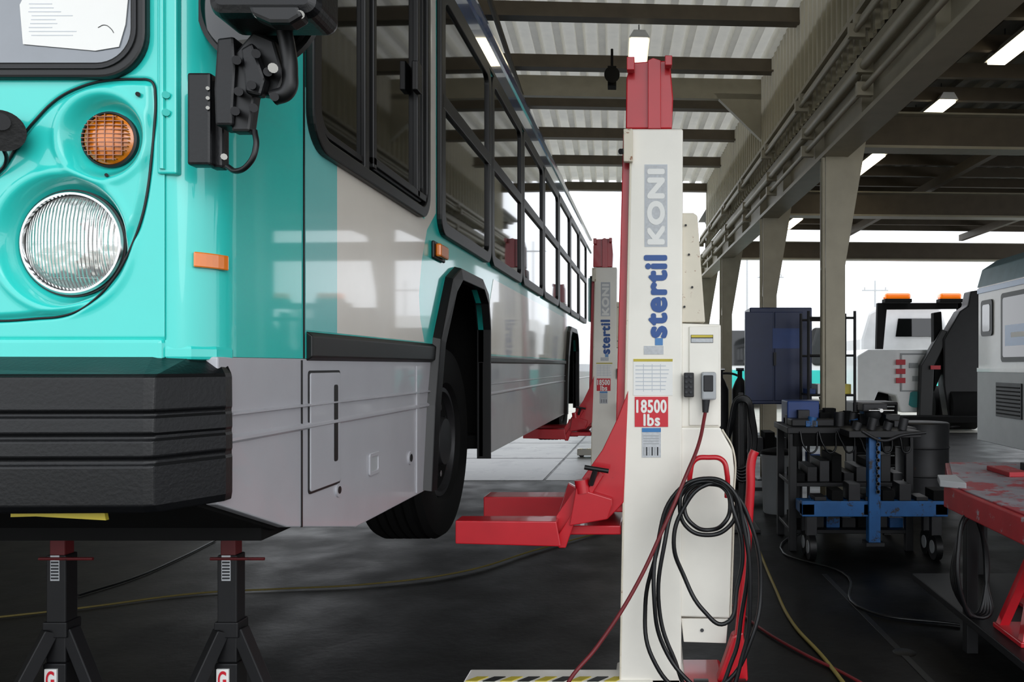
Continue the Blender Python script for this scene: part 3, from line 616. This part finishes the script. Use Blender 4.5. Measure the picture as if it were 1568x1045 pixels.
# cluttered steel workbench
e=grp('workbench'); 
xa,xb=1.08,2.12; ya,yb=6.3,7.0
box('top',xa,xb,ya,yb,.95,1.0,steeld,e,.006); box('shelf',xa+.03,xb-.03,ya+.03,yb-.03,.52,.55,steeld,e)
for x in(xa+.05,xb-.05):
    for y in(ya+.05,yb-.05): box('leg',x-.03,x+.03,y-.03,y+.03,0,.95,steeld,e)
box('apron',xa+.05,xb-.05,ya,ya+.03,.85,.95,dark,e)
box('tray',xa+.05,xa+.4,ya+.1,ya+.5,1.0,1.06,steeld,e,.01); box('blue_part_box',xa+.05,xa+.32,yb-.4,yb-.1,1.0,1.2,blue,e,.01)
for k in range(34):
    x=xa+.1+random.random()*.85; y=ya+.1+random.random()*.5; h=.03+random.random()*.12; m_=random.choice([steel,steeld,dark,dark,cartblue,steel])
    (cyl('part',(x,y,1.0),(x+random.uniform(-.04,.04),y,1.0+h),.02+random.random()*.03,m_,e,seg=14) if k%2 else box('part',x-.04-random.random()*.04,x+.05,y-.05,y+.05,1.0,1.0+h,m_,e))
for k in range(9): box('stored_part',xa+.08+k*.1,xa+.16+k*.1,ya+.1,ya+.5,.55,.62+.05*(k%4),[dark,steeld,steel][k%3],e)
for k in range(7): box('low_shelf_part',xa+.08+k*.13,xa+.19+k*.13,ya+.12,ya+.5,.17,.25+.06*(k%3),[dark,steel,cartblue,steeld][k%4],e)
box('low_shelf',xa+.03,xb-.03,ya+.03,yb-.03,.14,.17,steeld,e)
for k in range(6): tube('rag_cable',[(xa+.1+k*.15,ya-.01,.97),(xa+.13+k*.15,ya-.03,.85+.02*k),(xa+.2+k*.15,ya-.02,.8),(xa+.24+k*.15,ya-.01,.96)],.008,cable,e)
lathe('vice_body',[(0,.06),(.05,.05),(.08,.07),(.14,.07)],(xb-.3,ya+.2,1.0),'Z',steel,e,20); box('vice_jaw',xb-.4,xb-.2,ya+.12,ya+.3,1.12,1.19,steel,e,.01)
cyl('vice_screw',(xb-.3,ya-.06,1.14),(xb-.3,ya+.2,1.14),.015,chrome,e); cyl('vice_handle',(xb-.4,ya-.05,1.14),(xb-.2,ya-.05,1.14),.008,chrome,e)
e=grp('wire_rack'); 
for x in(q(1235,0,8)[0],q(1305,0,8)[0]):
    for y in(7.9,8.3): cyl('post',(x,y,0),(x,y,2.05),.015,steel,e,seg=8)
for z in(.3,.8,1.2,1.6,1.98):
    for y in(7.9,8.3): cyl('rail',(q(1235,0,8)[0],y,z),(q(1305,0,8)[0],y,z),.012,steel,e,seg=8)
for z in(.8,1.2): box('rack_shelf',1.57,2.03,7.9,8.3,z-.01,z+.01,steel,e)
for k in range(5): box('item',1.58+.09*k,1.65+.09*k,7.95,8.25,1.21,1.26+.05*(k%3),[blue,vwhite,dark,steel,yellow][k],e)
box('crate',1.6,1.95,7.95,8.25,.81,1.1,dark,e); box('crate_low',1.6,1.95,7.95,8.25,.31,.6,blue,e)
e=grp('oil_drum'); lathe('drum',[(0,.27),(.02,.285),(.3,.28),(.31,.29),(.33,.28),(.6,.28),(.61,.29),(.63,.28),(.87,.285),(.88,.27)],(2.95,8.6,0),'Z',steel,e,36)
e=grp('tool_chest'); box('body',2.45,3.0,9.6,10.1,.1,1.05,steeld,e,.01)
for k in range(6): box('drawer',2.47,2.98,9.585,9.6,.14+k*.15,.27+k*.15,dark,e,.004); box('pull',2.5,2.95,9.57,9.585,.24+k*.15,.255+k*.15,vgrey,e,0)
for x in(2.52,2.93): cyl('caster',(x-.02,9.65,.05),(x+.02,9.65,.05),.05,rubber,e)
# blue dolly
e=grp('blue_dolly'); Yd=6.0
xa,xb=q(1228,0,Yd)[0],q(1452,0,Yd)[0]
box('beam',xa,xb,Yd,Yd+.09,.34,.46,cartblue,e,.006); box('beam_far',xa+.1,xb,Yd+.2,Yd+.27,.34,.46,cartblue,e,.006)
for x in(xa+.05,xb-.6,xb-.05): box('cross',x-.05,x+.05,Yd,Yd+.27,.35,.44,cartblue,e,.006)
xp=q(1338,0,Yd)[0]; box('post',xp-.045,xp+.045,Yd-.03,Yd+.06,.14,.98,cartblue,e,.006); box('post_head',xp-.2,xp+.35,Yd-.04,Yd+.25,.95,1.0,steeld,e)
box('foot_plate',xp-.07,xp+.07,Yd-.05,Yd+.08,.12,.15,steel,e)
for k in range(4): cyl('head_part',(xp-.12+k*.12,Yd+.08,1.0),(xp-.1+k*.12,Yd+.08,1.06+.03*(k%2)),.035,steel,e)
for k in range(8):
    box('beam_clutter',xa+.1+k*.13,xa+.19+k*.13,Yd+.01,Yd+.2,.46,.49+.05*((k*7)%3),[steeld,dark,steel][k%3],e)
tube('chain_drape',[(xp-.1,Yd-.04,1.0),(xp+.05,Yd-.06,.93),(xp+.2,Yd-.05,.97),(xp+.38,Yd-.05,.99)],.012,steel,e)
for k in range(14): lathe('chain_link',[(-.004,.016),(.004,.016),(.004,.009),(-.004,.009)],(xp+.01+(k%2)*.008,Yd-.05,.93-k*.03),'Y' if k%2 else 'X',steel,e,12)
for x in(xa+.08,xb-.08):
    for y in(Yd+.05,Yd+.23):
        cyl('caster_wheel',(x-.025,y,.1),(x+.025,y,.1),.1,rubber,e,seg=28); cyl('caster_hub',(x-.03,y,.1),(x+.03,y,.1),.05,vgrey,e); box('caster_fork',x-.04,x+.04,y-.03,y+.03,.19,.34,steel,e)
# red worn table in the right foreground
e=grp('red_work_table')
tp=[(1.54,3.0),(1.54,4.15),(1.62,4.3),(1.9,5.1),(3.4,5.1),(3.4,3.0)]
prism('top',tp,'Z',.75,.865,redd,e,.006)
prism('liner',[(x*.98+.06,y*.985+.06) for x,y in tp],'Z',.865,.872,mat('grey_liner','#8f8a91',.5,var=.3,spot='#9c2a36',spot_t=.5,spot_scale=4),e,.002)
for x,y in((1.66,3.2),(1.66,4.1),(2.05,4.9),(3.3,3.2),(3.3,4.9)): box('leg',x-.03,x+.03,y-.03,y+.03,0,.75,steeld,e)
box('lower_shelf',1.62,3.3,3.15,4.9,.16,.2,steeld,e); prism('corner_plate',[(1.5,4.1),(1.6,4.0),(1.66,4.3),(1.56,4.3)],'Z',.865,.9,vgrey,e,.004)
for k in range(6): box('table_part',2.0+k*.2,2.12+k*.2,4.4,4.7,.872,.9+.02*(k%3),steel if k%2 else redd,e)
hc=grp('hung_hose')
for k in range(4): tube('loop',[(1.57+.01*k,3.9,.76),(1.50+.01*k,3.85+.03*k,.6),(1.52,3.85+.02*k,.35),(1.6+.02*k,3.9,.25),(1.68,3.95,.4),(1.66,3.95,.65)],.012,cable,hc,True)
for x,y in((1.86,3.75),(2.15,4.2)):
    e=grp('red_axle_stand')
    for sx in(-1,1):
        for sy in(-1,1): bar('leg',(x+sx*.03,y+sy*.03,.58),(x+sx*.14,y+sy*.12,.21),.045,red,e)
    cyl('post',(x,y,.46),(x,y,.68),.03,red,e); box('saddle',x-.06,x+.06,y-.03,y+.03,.67,.71,steel,e); box('foot_frame',x-.17,x+.17,y-.15,y+.15,.2,.225,red,e)
    cyl('ratchet',(x-.1,y-.04,.56),(x+.1,y-.04,.56),.012,red,e)
# parked bus on the right
pb=grp('parked_transit_bus'); XB=5.1
prism('body',[(XB,.4),(XB,2.75),(XB+.08,2.98),(XB+.3,3.12),(XB+2.2,3.12),(XB+2.5,2.8),(XB+2.5,.4)],'Y',4.5,12.3,vwhite,pb,.02)
box('skirt',XB-.01,XB+2.5,4.5,12.31,.33,1.42,vgrey,pb,.01); prism('roof_cap',[(XB-.01,2.72),(XB+.07,3.0),(XB+.3,3.15),(XB+2.2,3.15),(XB+2.5,2.8),(XB+2.4,2.7)],'Y',4.5,12.32,mat('roof_teal','#7fa0b0',.4),pb,.01)
for y0,y1,z0,z1 in((11.75,12.15,1.95,2.5),(9.9,11.45,1.55,2.55),(8.2,9.7,1.75,2.55),(6.6,8.1,1.75,2.55)):
    prism('window_frame',rr(y0,y1,z0,z1,.06),'X',XB-.02,XB,rubber,pb,0); prism('window_glass',rr(y0+.07,y1-.07,z0+.07,z1-.07,.04),'X',XB-.025,XB-.01,screen if y0>11.5 else glass,pb,0)
box('blue_banner',XB-.028,XB-.02,9.7,11.3,1.78,2.08,vblue,pb,0); box('vent_grille',XB-.03,XB-.01,10.8,11.6,.75,1.25,steel,pb,.004)
box('banner_text',XB-.032,XB-.028,10.2,11.1,1.9,1.97,label,pb,0)
for k in range(8): box('vent_slat',XB-.035,XB-.03,10.83,11.57,.79+k*.055,.81+k*.055,dark,pb,0)
box('belt_line',XB-.02,XB,4.5,12.3,1.4,1.46,vwhite,pb,.003); box('blue_roof_line',XB-.015,XB,4.5,12.3,2.62,2.7,vblue,pb,.003)
cyl('wheel',(XB-.02,6.3,.5),(XB+.35,6.3,.5),.5,tire,pb,seg=40)
cyl('wheel_rear',(XB-.02,9.6,.5),(XB+.35,9.6,.5),.5,tire,pb,seg=40); cyl('wheel_hub',(XB-.03,9.6,.5),(XB,9.6,.5),.2,vgrey,pb)
# tow truck
tt=grp('tow_truck'); Y=18.4
polyq('bed_body',[(1313,545),(1330,535),(1425,535),(1428,632),(1380,632),(1372,606),(1345,600),(1332,632),(1313,632)],Y,Y+2.2,vwhite,tt,.03)
rectq('bed_panel',1378,541,1421,600,Y-.0,vgrey,tt,.02,.02); rectq('bed_panel_white',1381,544,1419,598,Y-.02,vwhite,tt,.01,.02)
polyq('cab',[(1318,520),(1330,478),(1350,468),(1440,468),(1458,520),(1458,560),(1318,560)],Y+2.3,Y+4.5,vwhite,tt,.08,Y+2.3)
polyq('cab_rear_window',[(1375,488),(1428,488),(1432,516),(1371,516)],Y+2.27,Y+2.31,glass,tt,.01,Y+2.3)
polyq('headboard',[(1344,464),(1475,464),(1478,473),(1358,474),(1352,540),(1342,540)],Y+1.6,Y+1.75,dark,tt,.01,Y+1.6)
for u in (1470,): rectq('headboard_leg',u-6,464,u,560,Y+1.7,dark,tt,.1,.01)
for a,b in((1350,1391),(1433,1468)):
    rectq('beacon_base',a,459,b,465,Y+1.6,dark,tt,.3,.02); rectq('beacon',a+1,450,b-1,460,Y+1.58,beac,tt,.28,.06)
polyq('boom',[(1438,520),(1462,478),(1474,470),(1478,448),(1492,446),(1494,600),(1478,650),(1448,655),(1438,590)],Y-.3,Y+.1,steeld,tt,.03,Y)
polyq('boom_arm',[(1405,560),(1436,505),(1450,510),(1425,560),(1422,640),(1402,640)],Y-.25,Y-.05,rubber,tt,.02,Y)
polyq('boom_mast',[(1425,480),(1437,478),(1442,560),(1426,600)],Y-.2,Y,dark,tt,.02,Y)
rectq('wheel_lift',1372,636,1492,646,Y-.2,dark,tt,.5,.02); rectq('light_bar',1425,560,1440,566,Y-.3,labr,tt,.02)
for u in(1350,1462):
    c=q(u,0,Y)[0]; cyl('tire',(c-.3,Y+.9,.5),(c+.3,Y+.9,.5),.5,tire,tt,seg=36)
cyl('tire_rear',(q(1448,0,Y)[0],Y-.0,.5),(q(1490,0,Y)[0],Y-.0,.5),.5,tire,tt,seg=36)
cyl('round_decal',q3(1401,612,Y-.04),q3(1401,612,Y),.19,mat('teal_decal','#1b8f8f',.4),tt,seg=28)
for v in(551,565,579): rectq('tail_lamp',1372,v,1386,v+8,Y-.02,labr,tt,.03,.005)
for u,v in((1392,556),(1397,576)): rectq('reflector',u,v,u+14,v+8,Y-.03,vgrey,tt,.03,.005)
def dbus(x,y):
    e=grp('distant_bus'); 
    prism('body',rr(x,x+2.6,.5,3.1,.2),'Y',y,y+11,vwhite,e,.02); prism('windscreen',rr(x+.15,x+2.45,1.5,2.7,.15),'Y',y-.03,y,glass,e,0); box('teal_band',x,x+2.6,y-.02,y+.02,.6,1.35,teal,e,.02)
    box('blue_side_band',x-.02,x+.02,y+.1,y+10.9,1.0,1.5,vblue,e,0)
    for k in range(6): box('side_window',x-.02,x,y+.8+k*1.6,y+2.2+k*1.6,1.6,2.6,glass,e,0)
    for xx in(x+.05,x+2.25):
        for yy in(y+2,y+8.5): cyl('wheel',(xx,yy,.48),(xx+.3,yy,.48),.48,tire,e)
for x,y in((4.9,25),(1.9,27),(9.6,27),(-3.2,31)): dbus(x,y)
for x,h in((9,9),(7.2,11),(17,8)):
    e=grp('utility_pole'); cyl('pole',(x,60,0),(x,60,h),.09,vgrey,e,.06,seg=10); box('crossarm',x-1,x+1,59.95,60.05,h-.8,h-.7,vgrey,e); 
    for k in(-.8,0,.8): cyl('insulator',(x+k,60,h-.7),(x+k,60,h-.5),.05,vgrey,e,seg=8)
e=grp('warehouse_building'); box('walls',12,50,75,95,0,5,vwhite,e,.05); box('parapet',11.8,50.2,74.8,95.2,5,5.4,vgrey,e,.05)
for k in range(6): box('dock_door',15+k*6,18.5+k*6,74.9,75,0,3.5,vgrey,e,.02)
